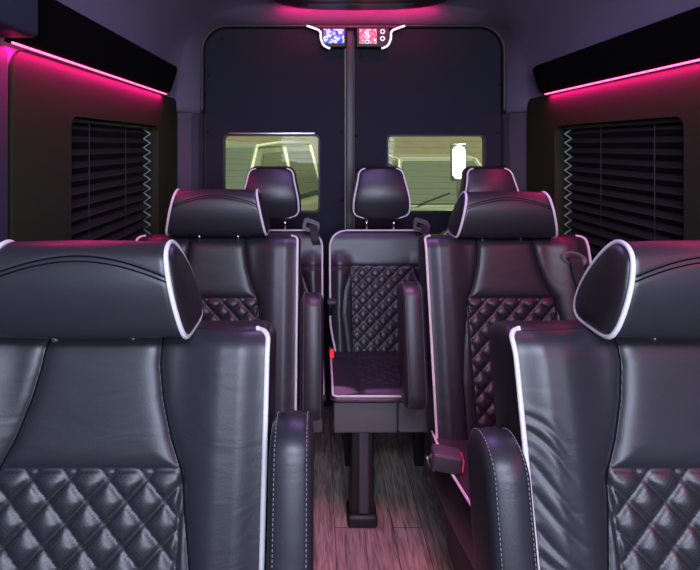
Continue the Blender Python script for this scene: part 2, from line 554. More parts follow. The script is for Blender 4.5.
# armrest (folded up beside the backrest)
def capsule(cy, cz, w, h, tilt, n=16):
    """rounded slab outline in the (y,z) plane"""
    out = []
    r = w/2
    for k in range(n+1):
        a = PI*k/n; out.append((r*math.cos(a), h/2-r*0.8+r*0.8*math.sin(a)))
    for k in range(n+1):
        a = PI+PI*k/n; out.append((r*math.cos(a), -h/2+r*0.8+r*0.8*math.sin(a)))
    c, s = math.cos(tilt), math.sin(tilt)
    return [(cy+y*c+z*s, cz-y*s+z*c) for y, z in out]
ARM = dict(cy=0.065, cz=0.735, w=0.13, h=0.395, tilt=math.radians(14))
AT = 0.068
def b_arm():
    V = []; F = []; rings = []
    for x, ins in ((-.5, .026), (-.47, .012), (-.40, .004), (-.28, 0), (0, -.003), (.28, 0), (.40, .004), (.47, .012), (.5, .026)):
        o = capsule(ARM['cy'], ARM['cz'], ARM['w']-2*ins, ARM['h']-2*ins, ARM['tilt'])
        rings.append([len(V)+k for k in range(len(o))])
        V += [(x*AT, y, z) for y, z in o]
    n = len(rings[0])
    for a, b in zip(rings[:-1], rings[1:]):
        for k in range(n):
            l = (k+1) % n; F.append((a[k], a[l], b[l], b[k]))
    F.append(tuple(rings[0])); F.append(tuple(rings[-1]))
    return link_mesh('armrest', V, F, M['smooth'], None)
def b_armstitch():
    o = resample(capsule(ARM['cy'], ARM['cz'], ARM['w']+.0012, ARM['h']+.0012, ARM['tilt']), 150, True)
    paths = []
    for x in (-.024, .024):
        for k in range(0, 150, 1):
            a, b = o[k], o[(k+1) % 150]
            paths.append([(x, a[0], a[1]), (x, a[0]+(b[0]-a[0])*.62, a[1]+(b[1]-a[1])*.62)])
    return tubes('stitching', paths, 0.0009, M['thread'], None, n=5)

# cushion
def cush_hw(b):
    R = 0.05; t = b-(0.47-R); w0 = .288-.03*sstep(b, .1, .42)
    return w0 if t <= 0 else w0-(R-math.sqrt(max(R*R-t*t, 0)))
def cush_h(A, B):
    X = np.abs(A)
    inq = (X < .16) & (B < .40)
    q = quilt(X, B, 0.062, 0.009)
    d = np.minimum(np.abs(X-.16), np.where(X < .16, np.abs(B-.40), 1))
    h = np.where(inq, q, 0.012*(1-np.exp(-d/0.01)))+0.012*sstep(X, .15, .22)
    t = np.clip((B-.40)/.07, 0, 1)
    return h-0.04*(1-np.sqrt(1-np.minimum(t, .999)**2))
def cmap(a, b, h): return (a, 0.02-b, 0.425+h)
CU = {}
def b_cush():
    o, r, t = pad('cushion', cush_hw, 0, .47, 90, 90, cush_h, 0.13, cmap, M['leather'], None,
                  lambda a, b: 2 if abs(a) < .16 and b < .40 else 0, [M['dark'], M['perf']])
    CU['r'] = r; CU['t'] = t; return o
def b_cushpiping():
    p = [(a+.002, b, h) for a, b, h in CU['r'][::3]]+[(a, b+.002, h) for a, b, h in CU['t'][::-1][2::3]]
    q = [(-a-.002, b, h) for a, b, h in CU['r'][::3]][::-1]
    return tubes('piping', [[cmap(*x) for x in p+q]], 0.0042, M['piping'], None)
def b_base():
    bm = bmesh.new()
    add_box(bm, (-.235, -.37, .035), (.235, .06, .32), .02)
    return from_bm('base', bm, M['plastic'], None, True)
def b_plate():
    bm = bmesh.new(); add_box(bm, (-.20, -.43, .255), (.20, .02, .31), .01)
    return from_bm('seat_frame', bm, M['plastic'], None, True)
def b_rail():
    bm = bmesh.new(); add_box(bm, (-.025, -.44, 0), (.025, .15, .04), .006)
    pass
    return from_bm('floor_rail', bm, M['plastic'], None, True)
def b_post():
    return tubes('headrest_post', [[(0, .17, 1.02), (0, .165, 1.075)]], .0055, M['chrome'], None)

def bezel(parent, sx):
    # belt exit on the shoulder: oval bezel, slot and strap
    ring = []
    V = []; F = []
    n = 28
    rings = []
    for ra, rb, h in ((.046, .027, .002), (.042, .024, .014), (.036, .018, .015), (.031, .014, .006), (.018, .004, .004)):
        rings.append([])
        for k in range(n):
            a = 2*PI*k/n
            u = ra*math.cos(a); v = rb*math.sin(a)
            rings[-1].append(len(V))
            V.append(recl(sx*.222+u, .548+v-.15*u*sx, .018+h))
    for a, b in zip(rings[:-1], rings[1:]):
        for k in range(n):
            l = (k+1) % n; F.append((a[k], a[l], b[l], b[k]))
    F.append(tuple(rings[-1]))
    o = link_mesh('belt_bezel', V, F, M['bezel'], parent)
    # strap
    V = []; F = []
    pts = [(.218, .553, .026), (.219, .540, .042), (.228, .49, .036), (.245, .41, .036), (.262, .30, .038), (.285, .17, .03), (.300, .02, .0)]
    pts = catmull(pts, 6)
    for i, (a, b, h) in enumerate(pts):
        for du, dh in ((-.022, 0), (.022, 0), (.022, .0015), (-.022, .0015)):
            V.append(recl(sx*a+du, b, h+dh))
    for i in range(len(pts)-1):
        for k in range(4):
            l = (k+1) % 4; F.append((i*4+k, i*4+l, i*4+4+l, i*4+4+k))
    link_mesh('belt_strap', V, F, M['webbing'], parent, smooth=False)

def buckle(parent, pos, rot, btn, scale=1.0, body=None, thick=1.0):
    # buckle box with press button, on a short stalk
    R = Matrix.Rotation(rot[1], 3, 'Y') @ Matrix.Rotation(rot[0], 3, 'X')
    p = Vector(pos)
    bm = bmesh.new()
    vs = add_box(bm, (-.017*scale*thick, -.03*scale, -.042*scale), (.017*scale*thick, .03*scale, .042*scale), .008)
    for v in vs: v.co = R @ v.co + p
    o = from_bm('belt_buckle', bm, body or M['greyplastic'], parent, True)
    bm = bmesh.new()
    vs = add_box(bm, (-.012*scale*thick, -.024*scale, .034*scale), (.012*scale*thick, .024*scale, .046*scale), .004)
    for v in vs: v.co = R @ v.co + p
    b = from_bm('press_button', bm, btn, o, True); tag(b, 'red press button')
    a = R @ Vector((0, 0, -.04*scale)) + p
    cyl('stalk', a, (a.x, a.y+.10, a.z-.12), .008, M['plastic'], o, 8)
    return o

def captain(loc, label, arm, bez, name='captain_seat', arm_dx=0.045, arm_dz=0.0, head_dx=0.0, folded=False):
    t = empty(name, loc, label, 'seat', 'reclining captain seats')
    b = use('cbf', b_capback_folded, t, 'backrest') if folded else use('cb', b_capback, t, 'backrest')
    h = use('ch', b_headrest, t, 'headrest'); h.location.x = head_dx
    for s in (-1, 1):
        tag(use('cp%d' % s, lambda: b_cappiping(s), b, 'piping'), 'white piping')
        tag(use('csm%d' % s, lambda: b_seam(s), b, 'seam'), 'seam with its crease shade in black')
        tag(use('chp%d' % s, lambda: b_headpiping(s), h, 'piping'), 'white piping')
    use('csm0', lambda: b_seam(0), b, 'seam'); use('chs1', lambda: b_headseam(0), h, 'seam'); use('chs2', lambda: b_headseam(-.0075), h, 'seam')
    for s in (-1, 1):
        q = use('cpo', b_post, t, 'headrest_post'); q.location.x = s*.068+head_dx
    c = use('cc', b_cush, t, 'cushion'); p = use('ccp', b_cushpiping, c, 'piping'); tag(p, 'white piping')
    use('cba', b_base, t, 'base'); use('cpl', b_plate, t, 'seat_frame')
    for s in (-1, 1):
        q = use('cr', b_rail, t, 'floor_rail'); q.location.x = s*.18
    if arm:
        a = use('ca', b_arm, t, 'armrest'); a.location = (arm*(HW+arm_dx), 0, arm_dz)
        tag(use('cas', b_armstitch, a, 'stitching'), kind='stuff')
    if bez: bezel(t, bez)
    return t

s1 = captain((-0.534, 0.70, 0), 'large black leather seat in the left foreground, cylinder-like headrest and quilted back', 1, -1, arm_dz=.014, arm_dx=.043, head_dx=-.020)
s3 = captain((-0.520, 1.60, 0), 'black seat in the middle of the left side, directly behind the left foreground seat', 1, -1, arm_dx=.050, arm_dz=-.055, head_dx=.004)
s4 = captain((0.495, 1.60, 0), 'black quilted seat on the right with an oval belt slot in its shoulder', -1, 1, arm_dx=.062, arm_dz=-.018, head_dx=-.01)
for q in (s3, s4):
    for c in q.children:
        if c.name.startswith('armrest'): c.scale.x = 1.12
        if c.name.startswith('headrest') and not c.name.startswith('headrest_post') and q is s3: c.location.z = .008
s2 = captain((0.452, 0.70, 0), 'large black leather seat in the right foreground, back wrinkled, aisle armrest raised', -1, 1, arm_dx=.046, arm_dz=-.014, head_dx=.035, folded=True)
bk = buckle(s4, (-.292, -.165, .475), (0.1, math.radians(98)), M['pinkbtn'], 1.0, thick=1.45)
tubes('buckle_bolt', [[(-.345, -.15, .475), (-.338, -.15, .455), (-.32, -.14, .425)]], .004, M['steel'], bk)

# ------------------------------------------------------------------ rear seats
RL = 0.535; RHW = 0.230; RZH = 0.47; RTH = math.radians(15)
def rmap(a, b, h): return recl(a, b, h, RTH, RZH)
def r_hw(b):
    R = 0.075; t = b-(RL-R)
    w = RHW-0.03*(1-sstep(b, -.05, .16))
    return w if t <= 0 else w-(R-math.sqrt(max(R*R-t*t, 0)))
def r_h(A, B):
    X = np.abs(A)
    inq = (X < .135) & (B < .375)
    sb = [(0.139, .375), (.145, .34), (.17, .27), (.178, .18), (.165, .08), (.150, -.06)]
    d = np.minimum(seg_dist(X, B, sb), np.abs(B-.375))
    h = np.where(inq, quilt(X, B, 0.058, 0.009)*np.clip(np.minimum(.135-X, .375-B)/.01, 0, 1)**.3, 0.010*(1-np.exp(-d/0.009)))
    h = h-0.004*np.exp(-(seg_dist(X, B, [(.137, .375), (.137, -.1)])/.004)**2)
    h = h+0.022*sstep(X, .12, .19)*(1-.9*sstep(X, .19, .24))*(1-sstep(B, .36, .46))
    t = np.clip((B-(RL-0.05))/0.05, 0, 1)
    return h-0.022*(1-np.sqrt(1-np.minimum(t, .999)**2))
RB = {}
def b_rback():
    o, r, t = pad('backrest', r_hw, -.06, RL, 140, 150, r_h, .10, rmap, M['leather'], None,
                  lambda a, b: 2 if abs(a) < .135 and b < .375 else 0, [M['dark'], M['perf']])
    RB['r'] = r; RB['t'] = t; return o
def b_rpip():
    p = [(a+.002, b, h) for a, b, h in RB['r'][::3]]+[(a, b+.002, h) for a, b, h in RB['t'][::-1][2::3]]
    q = [(-a-.002, b, h) for a, b, h in RB['r'][::3]][::-1]
    return tubes('piping', [[rmap(*x) for x in p+q]], .0045, M['piping'], None)
# rear headrest: rounded pad, narrower at the top, piped round the face
RHB = {}
def rh_hw(b):
    # b 0..0.235
    H = .235; w = .124-.026*sstep(b, .06, .235)
    R0 = .04
    if b < R0: w -= R0-math.sqrt(max(R0*R0-(R0-b)**2, 0))
    R1 = .03
    if b > H-R1: w -= R1-math.sqrt(max(R1*R1-(b-(H-R1))**2, 0))
    return w
def rh_h(A, B):
    w = np.vectorize(rh_hw)(B)+1e-6
    return .018*np.cos(np.clip(np.abs(A)/w, 0, 1)*PI/2)**.5*1.0 + .012*np.sin(np.clip(B/.235, 0, 1)*PI)
def rhmap(a, b, h): return (a, .115-h-.02*math.sin(b/.235*PI)+.06*(b/.235)*.3, 1.050+b*.93)
def b_rhead():
    o, r, t = pad('headrest', rh_hw, 0, .235, 60, 60, rh_h, .085, rhmap, M['smooth'], None, None, [M['dark']])
    RHB['r'] = r; RHB['t'] = t; return o
def b_rhpip():
    r = [(a, b, h) for a, b, h in RHB['r']]
    side = [(a+.002, b, h+.0) for a, b, h in r]
    w0 = rh_hw(0)
    bot = [(x, -.001, 0) for x in np.linspace(-w0, w0, 8)]
    path = [(-a, b, h) for a, b, h in side[::-1]]+bot[1:-1]+side
    return tubes('piping', [[rhmap(*x) for x in path]], .0042, M['piping'], None)
def rc_hw(b):
    R = .012; t = b-(.375-R)
    return .230 if t <= 0 else .230-(R-math.sqrt(max(R*R-t*t, 0)))
def rc_h(A, B):
    X = np.abs(A)
    inq = (X < .13) & (B < .30)
    q = quilt(X, B, .058, .008)
    d = np.minimum(np.abs(X-.13), np.minimum(np.where(X < .13, np.abs(B-.30), 1), np.abs(B-.09)))
    h = np.where(inq & (B > .09), q, .010*(1-np.exp(-d/.009)))+.008*sstep(X, .13, .2)
    return h*(1-sstep(B, .34, .372))-.004*sstep(B, .34, .375)
def rcmap(a, b, h): return (a, .02-b, .485+h)
RC = {}
def b_rcush():
    o, r, t = pad('cushion', rc_hw, 0, .375, 90, 80, rc_h, .028, rcmap, M['leather'], None, None, [M['dark']])
    RC['r'] = r; RC['t'] = t; return o
def b_rcpip():
    p = [(a+.002, b, h) for a, b, h in RC['r'][::3]]+[(a, b+.002, h) for a, b, h in RC['t'][::-1][2::3]]
    q = [(-a-.002, b, h) for a, b, h in RC['r'][::3]][::-1]
    return tubes('piping', [[rcmap(*x) for x in p+q]], .004, M['piping'], None)
def b_skirt(k):
    bm = bmesh.new()
    if k: add_box(bm, (-.229, -.352, .345), (.0, .04, .468), .008)
    else: add_box(bm, (.003, -.350, .345), (.229, .04, .468), .008)
    return from_bm('seat_front_panel', bm, M['skirt'], None, True)
def b_leg():
    bm = bmesh.new()
    vs = add_box(bm, (-.040, -.335, .02), (.040, -.27, .35), .008)
    for v in vs:
        v.co.x *= 1+.12*(1-(v.co.z/.35))
    return from_bm('leg', bm, M['plastic'], None, True)
def b_foot():
    bm = bmesh.new(); add_box(bm, (-.055, -.35, 0), (.055, -.25, .045), .012)
    return from_bm('foot', bm, M['plastic'], None, True)
def b_legstrip():
    bm = bmesh.new(); add_box(bm, (-.012, -.341, .05), (.022, -.333, .345), .002)
    return from_bm('leg_cover', bm, M['greyplastic'], None, True)
def b_rguide():
    # shoulder belt guide: tilted open loop
    out = rrect(-.036, .036, -.026, .026, .016, 6); inn = rrect(-.022, .022, -.012, .010, .006, 6)
    def mk(dy):
        def f(a, b): return (.182+a+.25*b, .125+dy+.35*b, 1.012+b*1.0-.35*a)
        return f
    o = plate_hole('belt_guide', out, inn, mk(-.012), mk(.012), M['greyplastic'])
    return o
def b_rstrap():
    V = []; F = []
    for x, y, z in [(.19, .118, 1.015), (.195, .095, .995), (.203, .092, .95), (.207, .10, .93)]:
        for dx, dy in ((-.018, 0), (.018, 0), (.018, .002), (-.018, .002)): V.append((x+dx, y+dy, z))
    for i in range(3):
        for k in range(4):
            l = (k+1) % 4; F.append((i*4+k, i*4+l, i*4+4+l, i*4+4+k))
    return link_mesh('belt_strap', V, F, M['webbing'], None, smooth=False)

def rear(loc, label, legs, guide=True):
    t = empty('rear_seat', loc, label, 'seat', 'seats of the back row')
    b = use('rb', b_rback, t, 'backrest'); tag(use('rp', b_rpip, b, 'piping'), 'white piping')
    h = use('rh', b_rhead, t, 'headrest'); tag(use('rhp', b_rhpip, h, 'piping'), 'white piping')
    for s in (-1, 1):
        q = use('cpo', b_post, t, 'headrest_post'); q.location = (s*.062, -.015, -.035)
        q.scale = (1, 1, 1)
    c = use('rc', b_rcush, t, 'cushion'); tag(use('rcp', b_rcpip, c, 'piping'), 'white piping')
    for k in (0, 1): use('rs%d' % k, lambda: b_skirt(k), t, 'seat_front_panel')
    for x in legs:
        l = use('rl', b_leg, t, 'leg'); l.location.x = x
        tag(use('rls', b_legstrip, l, 'leg_cover'), 'grey strip'); use('rft', b_foot, l, 'foot')
    for x in (-.15, .15):
        box_obj('leg', (x-.02, -.0, 0), (x+.02, .04, .36), M['plastic'], t, .006)
    if guide:
        use('rg', b_rguide, t, 'belt_guide'); use('rst', b_rstrap, t, 'belt_strap')
    return t
r1 = rear((-0.378, 2.14, 0), 'leftmost black seat of the back row, headrest in front of the left rear window', (-.1,))
r2 = rear((0.120, 2.14, 0), 'centre seat of the back row, black quilted back, facing the aisle', (-.125,))
r3 = rear((0.612, 2.14, 0), 'rightmost black seat of the back row, behind the seat with the oval belt slot', (.1,))
b2 = buckle(r2, (-.228, -.06, .50), (math.radians(50), 0), M['red'], .75, M['plastic'])
# recliner / belt stalk with a latch between left and centre seats
ra = tubes('recliner_lever', [[(-.228, .07, .60), (-.232, .02, .66), (-.232, .0, .70)]], .010, M['plastic'], r2)
box_obj('lever_grip', (-.246, -.03, .700), (-.208, .02, .717), M['greyplastic'], ra, .006)

# ------------------------------------------------------------------ shell
WX = 0.87; Y0 = -1.5; YD = 2.60
struct(box_obj('floor', (-.95, Y0, -.05), (.95, 2.72, 0), M['floor']), 'wood-look vinyl plank floor of the aisle', 'floor')
# side walls with window openings
ZT = 1.60
win = rrect(1.385, 2.14, .93, 1.458, .035, 8)
def wall_outer(y0, y1, z0, z1):
    # same point count as the hole outline (4 x 9), corners gathered
    out = []
    for cx, cz in ((y1, z1), (y0, z1), (y0, z0), (y1, z0)):
        out += [(cx, cz)]*9
    return out
for s, nm in ((-1, 'left'), (1, 'right')):
    w = plate_hole('wall_'+nm, wall_outer(Y0, YD, 0, ZT+.12), win,
                   lambda a, b, s=s: (s*WX, a, b), lambda a, b, s=s: (s*(WX+.06), a, b), M['wall'])
    struct(w, 'dark vinyl side wall on the '+nm, 'wall')
    # wall panel framing the window, slightly proud
    p = plate_hole('trim_1' if s < 0 else 'trim_2', rrect(1.12, 2.425, .72, 1.598, .05, 8), rrect(1.385, 2.14, .93, 1.458, .035, 8),
                   lambda a, b, s=s: (s*(WX-.022), a, b), lambda a, b, s=s: (s*WX, a, b), M['wall'])
    struct(p, 'dark panel around the %s side window' % nm, 'wall panel')
    # glass
    g = box_obj('window_1' if s < 0 else 'window_2', (min(s*(WX+.045), s*(WX+.05)), 1.37, .92), (max(s*(WX+.045), s*(WX+.05)), 2.16, 1.47), M['sideglass'])
    struct(g, 'tinted side window behind the %s blind' % nm, 'window')
    # black soffit carrying the LED strip
    bm = bmesh.new()
    prof = [(WX, ZT+.005), (WX-.045, ZT+.005), (WX-.055, ZT+.02), (WX-.082, ZT+.105), (WX-.085, ZT+.12), (WX-.07, ZT+.128), (WX, ZT+.128)]
    ys = [1.10 if s < 0 else Y0+.3, 2.19, 2.235, 2.25]
    sc = [1, 1, .9, .75]
    rings = []
    for y, k in zip(ys, sc):
        rings.append([bm.verts.new((s*(WX-(WX-x)*k), y, ZT+.065+(z-ZT-.065)*(k if k < 1 else 1))) for x, z in prof])
    for a, b in zip(rings[:-1], rings[1:]):
        for k in range(len(prof)):
            l = (k+1) % len(prof); bm.faces.new((a[k], a[l], b[l], b[k]))
    bm.faces.new(rings[0]); bm.faces.new(rings[-1])
    struct(from_bm('trim_3' if s < 0 else 'trim_4', bm, M['soffit']), 'black overhead band above the %s light strip' % nm, 'trim')
    # LED strip
    y0 = 1.085 if s < 0 else Y0+.4
    l = tubes('light_strip', [[(s*(WX-.042), y0, ZT-.001), (s*(WX-.042), 2.185, ZT-.001)]], .0026, M['led'], None, 8)
    tag(l, 'thin glowing magenta light strip along the %s wall above the window' % nm, 'light strip')
    ld = bpy.data.lights.new('strip_light', 'AREA'); ld.shape = 'RECTANGLE'
    ld.size = 2.185-y0; ld.size_y = .012; ld.energy = 3.5*(2.185-y0)/1.1; ld.color = (1.0, .006, .25)
    lo = bpy.data.objects.new('strip_light', ld); COL.objects.link(lo)
    lo.location = (s*(WX-.033), (y0+2.185)/2, ZT-.008)
    # local X along world Y, -Z pointing down and slightly into the cabin
    d = Vector((s*.30, 0, -1)).normalized(); z = -d; x = Vector((0, 1, 0)); y = z.cross(x)
    lo.rotation_euler = Matrix((x, y, z)).transposed().to_euler()
    ld.cycles.cast_shadow = True
    # pleated blind
    bl = empty('pleated_blind', (s*(WX+.012), 1.70, .93), 'closed black pleated blind in the %s side window' % nm, 'blind', 'side window blinds')
    V = []; F = []
    npl = 13; top = .512
    cols = [1.387, 2.085]
    pl = []
    for k in range(npl*2+1):
        z = top-k*(top-.02)/(npl*2)
        pl.append((.014 if k % 2 else -.014, z))
    th = .0016
    for y in cols:
        for x, z in pl: V.append((-s*x, y-1.70, z))
        for x, z in pl: V.append((-s*(x-th), y-1.70, z-.001))
    n = len(pl)
    for k in range(n-1):
        F += [(k, k+1, 2*n+k+1, 2*n+k), (n+k, n+k+1, 3*n+k+1, 3*n+k), (k, k+1, n+k+1, n+k), (2*n+k, 2*n+k+1, 3*n+k+1, 3*n+k)]
    link_mesh('blind_fabric', V, F, M['blind'], bl, smooth=False)
    tubes('zigzag_edge', [[(-s*x, 2.090-1.70, z) for x, z in pl]], .0068, M['blindedge'], bl, 6)
    bl.children[-1]['label'] = 'pale zigzag edge'
    for y in (1.53, 1.82):
        tubes('lift_cord', [[(-s*.017, y-1.70, top), (-s*.017, y-1.70, .03)]], .0012, M['cord'], bl, 6)
    box_obj('head_rail', (-.016, -.31, top), (.016, .40, top+.014), M['plastic'], bl, .003)
    box_obj('bottom_rail', (-.014, -.31, .004), (.014, .40, .022), M['plastic'], bl, .003)

# navy pillar trims near the camera on the left, mirrored on the right further forward
struct(box_obj('trim_5', (-WX, -.2, ZT+.01), (-.775, 1.098, 1.98), M['navy'], None, .012), 'navy upper trim at the far left edge', 'trim')
struct(box_obj('trim_6', (-WX, -.2, 0), (-.842, 1.10, ZT-.005), M['navy'], None, .012), 'navy wall trim at the far left edge', 'trim')

# headliner: cross-section lofted towards the rear door opening
def half(pts):
    return pts
sec = catmull([(-.86, 1.54), (-.85, 1.66), (-.83, 1.78), (-.79, 1.89), (-.71, 1.98), (-.58, 2.035), (-.35, 2.065), (0, 2.075)], 6)
sec = [tuple(p) for p in sec]+[(-p[0], p[1]) for p in sec[::-1][1:]]
N = len(sec)
OX0, OX1, OZ = -.765, .800, 1.995
def opening():
    r = .13
    pts = [(OX0, 1.54), (OX0, OZ-r)]
    for k in range(1, 13):
        a = PI-PI/2*k/12; pts.append((OX0+r+r*math.cos(a), OZ-r+r*math.sin(a)))
    for k in range(0, 13):
        a = PI/2-PI/2*k/12; pts.append((OX1-r+r*math.cos(a), OZ-r+r*math.sin(a)))
    pts.append((OX1, 1.54))
    return pts
ops = resample(opening(), N)
V = []; F = []
rows = []
sec_rs = resample(sec, N)
for y in (Y0, 0, 1.2, 2.2, 2.40): rows.append((y, sec_rs))
for t in (.15, .4, .7, .9, 1.0):
    f = sstep(np.array(t), 0, 1)*.35+t*.65
    rows.append((2.40+.19*(t**1.3), sec_rs*(1-f)+ops*f))
for y, sc_ in rows:
    for x, z in sc_: V.append((x, y, z))
m = len(rows)
for y, sc_ in rows[::-1]:
    pass
for i in range(m-1):
    for k in range(N-1):
        F.append((i*N+k, i*N+k+1, (i+1)*N+k+1, (i+1)*N+k))
ceil = link_mesh('ceiling', V, F, M['liner'])
mod = ceil.modifiers.new('thickness', 'SOLIDIFY'); mod.thickness = .02; mod.offset = 1
struct(ceil, 'curved grey fabric headliner', 'ceiling')
# headliner seams
for s in (-1, 1):
    pass
# lower rear corner pillars (darker plastic), from side wall to door opening
for s, nm in ((-1, 'trim_7'), (1, 'trim_8')):
    ox = -OX0 if s < 0 else OX1
    V = []; F = []
    for z in (0, 1.538):
        for x, y in ((WX, 2.43), (WX-.012, 2.435), (.850, 2.45), (ox+.032, 2.49), (ox+.008, 2.54), (ox, 2.594), (.90, 2.594), (.90, 2.43)):
            V.append((s*x, y, z))
    for k in range(8):
        l = (k+1) % 8; F.append((k, l, 8+l, 8+k))
    F += [tuple(range(8)), tuple(range(8, 16))]
    struct(link_mesh(nm, V, F, M['pillar'], smooth=False), 'dark plastic corner pillar beside the %s rear door' % ('left' if s < 0 else 'right'), 'pillar')

struct(plate_hole('trim_12', [(x, z) for cx, cz in ((.93, 2.14), (-.93, 2.14), (-.93, -.05), (.93, -.05)) for x, z in [(cx, cz)]*9],
                  rrect(OX0+.035, OX1-.035, .05, OZ-.035, .10, 8), lambda a, b: (a, YD+.047, b), lambda a, b: (a, YD+.07, b), M['pillar']), 'door rebate behind the rear doors', 'trim')
# rear wall frame around door opening (body ring)
n9 = rrect(OX0, OX1, 0.02, OZ, .13, 8)
def outer_rect(x0, x1, z0, z1):
    out = []
    for cx, cz in ((x1, z1), (x0, z1), (x0, z0), (x1, z0)): out += [(cx, cz)]*9
    return out
struct(plate_hole('wall_rear', outer_rect(-.93, .93, -.05, 2.14), n9, lambda a, b: (a, YD-.005, b), lambda a, b: (a, YD+.046, b), M['pillar']), 'body frame around the two rear doors', 'wall')
# roof closing plate and front
struct(box_obj('wall_front', (-.93, Y0-.05, -.05), (.93, Y0, .95), M['pillar']), 'dashboard wall behind the viewpoint', 'wall')
struct(box_obj('window_3', (-.88, Y0-.03, .95), (.88, Y0-.02, 1.72), M['windshield']), 'windshield behind the viewpoint', 'window')
struct(box_obj('trim_9', (-.93, Y0-.05, 1.72), (.93, Y0, 2.14), M['pillar']), 'header above the windshield', 'trim')

# rubber seal round the opening
tubes_seal = tubes('trim_10', [[(x, YD-.012, z) for x, z in resample(opening(), 90)]], .014, M['plastic'], None)
struct(tubes_seal, 'black rubber seal around the rear doors', 'trim')

# doors
def door(nm, x0, x1, wx0, wx1, wz0, wz1, label, side):
    d = empty(nm, ((x0+x1)/2, YD+.01, 0), label, 'door', kind='structure')
    cx = (x0+x1)/2
    r = .10
    # outline with a round upper outer corner
    out = []
    def corner(px, pz, rr, a0):
        for k in range(9):
            a = a0+PI/2*k/8; out.append((px+rr*math.cos(a), pz+rr*math.sin(a)))
    zt = OZ-.005
    rl, rr_ = (r, .01) if side < 0 else (.01, r)
    corner(x1-rr_, zt-rr_, rr_, 0); corner(x0+rl, zt-rl, rl, PI/2)
    corner(x0+.01, .03, .01, PI); corner(x1-.01, .03, .01, 1.5*PI)
    inn = rrect(wx0, wx1, wz0, wz1, .022, 8)
    plate_hole('door_panel', out, inn, lambda a, b: (a-cx, 0, b), lambda a, b: (a-cx, .035, b), M['doorpanel'], d)
    # window surround
    o2 = rrect(wx0-.006, wx1+.006, wz0-.006, wz1+.006, .026, 8)
    plate_hole('window_gasket', o2, rrect(wx0+.004, wx1-.004, wz0+.004, wz1-.004, .02, 8),
               lambda a, b: (a-cx, -.004, b), lambda a, b: (a-cx, .02, b), M['plastic'], d)
    g = box_obj('window_pane', (wx0-cx-.01, .036, wz0-.01), (wx1-cx+.01, .041, wz1+.01), M['rearglass'], d)
    wires = []
    z = wz1-.03
    while z > wz0+.02:
        row = [(wx0-cx+.008, .034, z), (wx1-cx-.008, .034, z)]
        wires += row if len(wires) % 4 == 0 else row[::-1]
        z -= .031
    tubes('defroster_wire', [wires], .0007, M['wire'], g, 5)
    return d, cx
d1, c1 = door('door_1', OX0+.012, -.024, -.654, -.160, 1.029, 1.427, 'left rear door with dark panel and window', -1)
d2, c2 = door('door_2', .026, OX1-.012, .199, .703, 1.029, 1.425, 'right rear door with dark panel and window', 1)
bm = bmesh.new(); add_box(bm, (-.632-c1, -.014, 1.430), (-.18-c1, .0, 1.444), .004)
tag(from_bm('window_top_trim', bm, M['steel'], d1, True), 'shiny strip above the window')
def px(x, y, d): return (-.165+(x-318)*d/500, 1.377-(y-145)*d/500)
for dd, cc, lst in ((d1, c1, [(208, 132), (342, 132), (341, 56), (222, 38), (209, 75), (208, 190), (342, 200)]),
                    (d2, c2, [(357, 135), (361, 56), (401, 35), (490, 38), (498, 132), (499, 85), (499, 190)])):
    for a, b in lst:
        x, z = px(a, b, YD)
        o = tubes('screw_cap', [[(x-cc, -.005, z), (x-cc, .002, z)]], .0085, M['plastic'], dd, 12)
# centre astragal between the doors
struct(box_obj('trim_11', (-.020, YD-.008, .02), (.022, YD+.045, OZ-.02), M['greyplastic'], None, .008), 'vertical seal between the two rear doors', 'trim')

# unit at the top of the doors
u = empty('display_unit', (0, 2.56, 1.99), 'small lit display unit with white curved ends at the top of the rear doors', 'display')
def up(a, b, y): x, z = px(a, b, 2.56); return (x, y, z-1.99)
bm = bmesh.new()
for q in (((321, 26), (346, 48)), ((356, 26), (389, 48))):
    a = up(*q[0], 0); b = up(*q[1], 0)
    bm = bmesh.new(); add_box(bm, (a[0], -.02, b[2]), (b[0], .025, a[2]), .006)
    from_bm('housing', bm, M['plastic'], u, True)
bm = bmesh.new(); a = up(310, 25, 0); b = up(400, 29, 0); add_box(bm, (a[0], -.024, b[2]), (b[0], .025, a[2]), .004)
from_bm('top_bar', bm, M['plastic'], u, True)
for nm, p0, p1, mt, lb in (('screen', (323.5, 30), (344, 44), 'bluescreen', 'blue lit screen'), ('screen', (359, 30), (376, 44.5), 'redscreen', 'white and red lit screen')):
    a = up(*p0, 0); b = up(*p1, 0)
    tag(box_obj(nm, (a[0], -.024, b[2]), (b[0], -.019, a[2]), M[mt], u, .001), lb)
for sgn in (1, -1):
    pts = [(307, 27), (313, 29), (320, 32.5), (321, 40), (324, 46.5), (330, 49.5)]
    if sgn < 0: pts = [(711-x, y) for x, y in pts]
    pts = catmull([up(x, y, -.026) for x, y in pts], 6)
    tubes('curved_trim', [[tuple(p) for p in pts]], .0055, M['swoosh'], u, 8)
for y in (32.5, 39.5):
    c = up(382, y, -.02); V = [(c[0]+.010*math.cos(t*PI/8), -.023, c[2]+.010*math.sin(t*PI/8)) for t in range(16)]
    k = tubes('knob', [V], .0028, M['swoosh'], u, 6, closed=True)

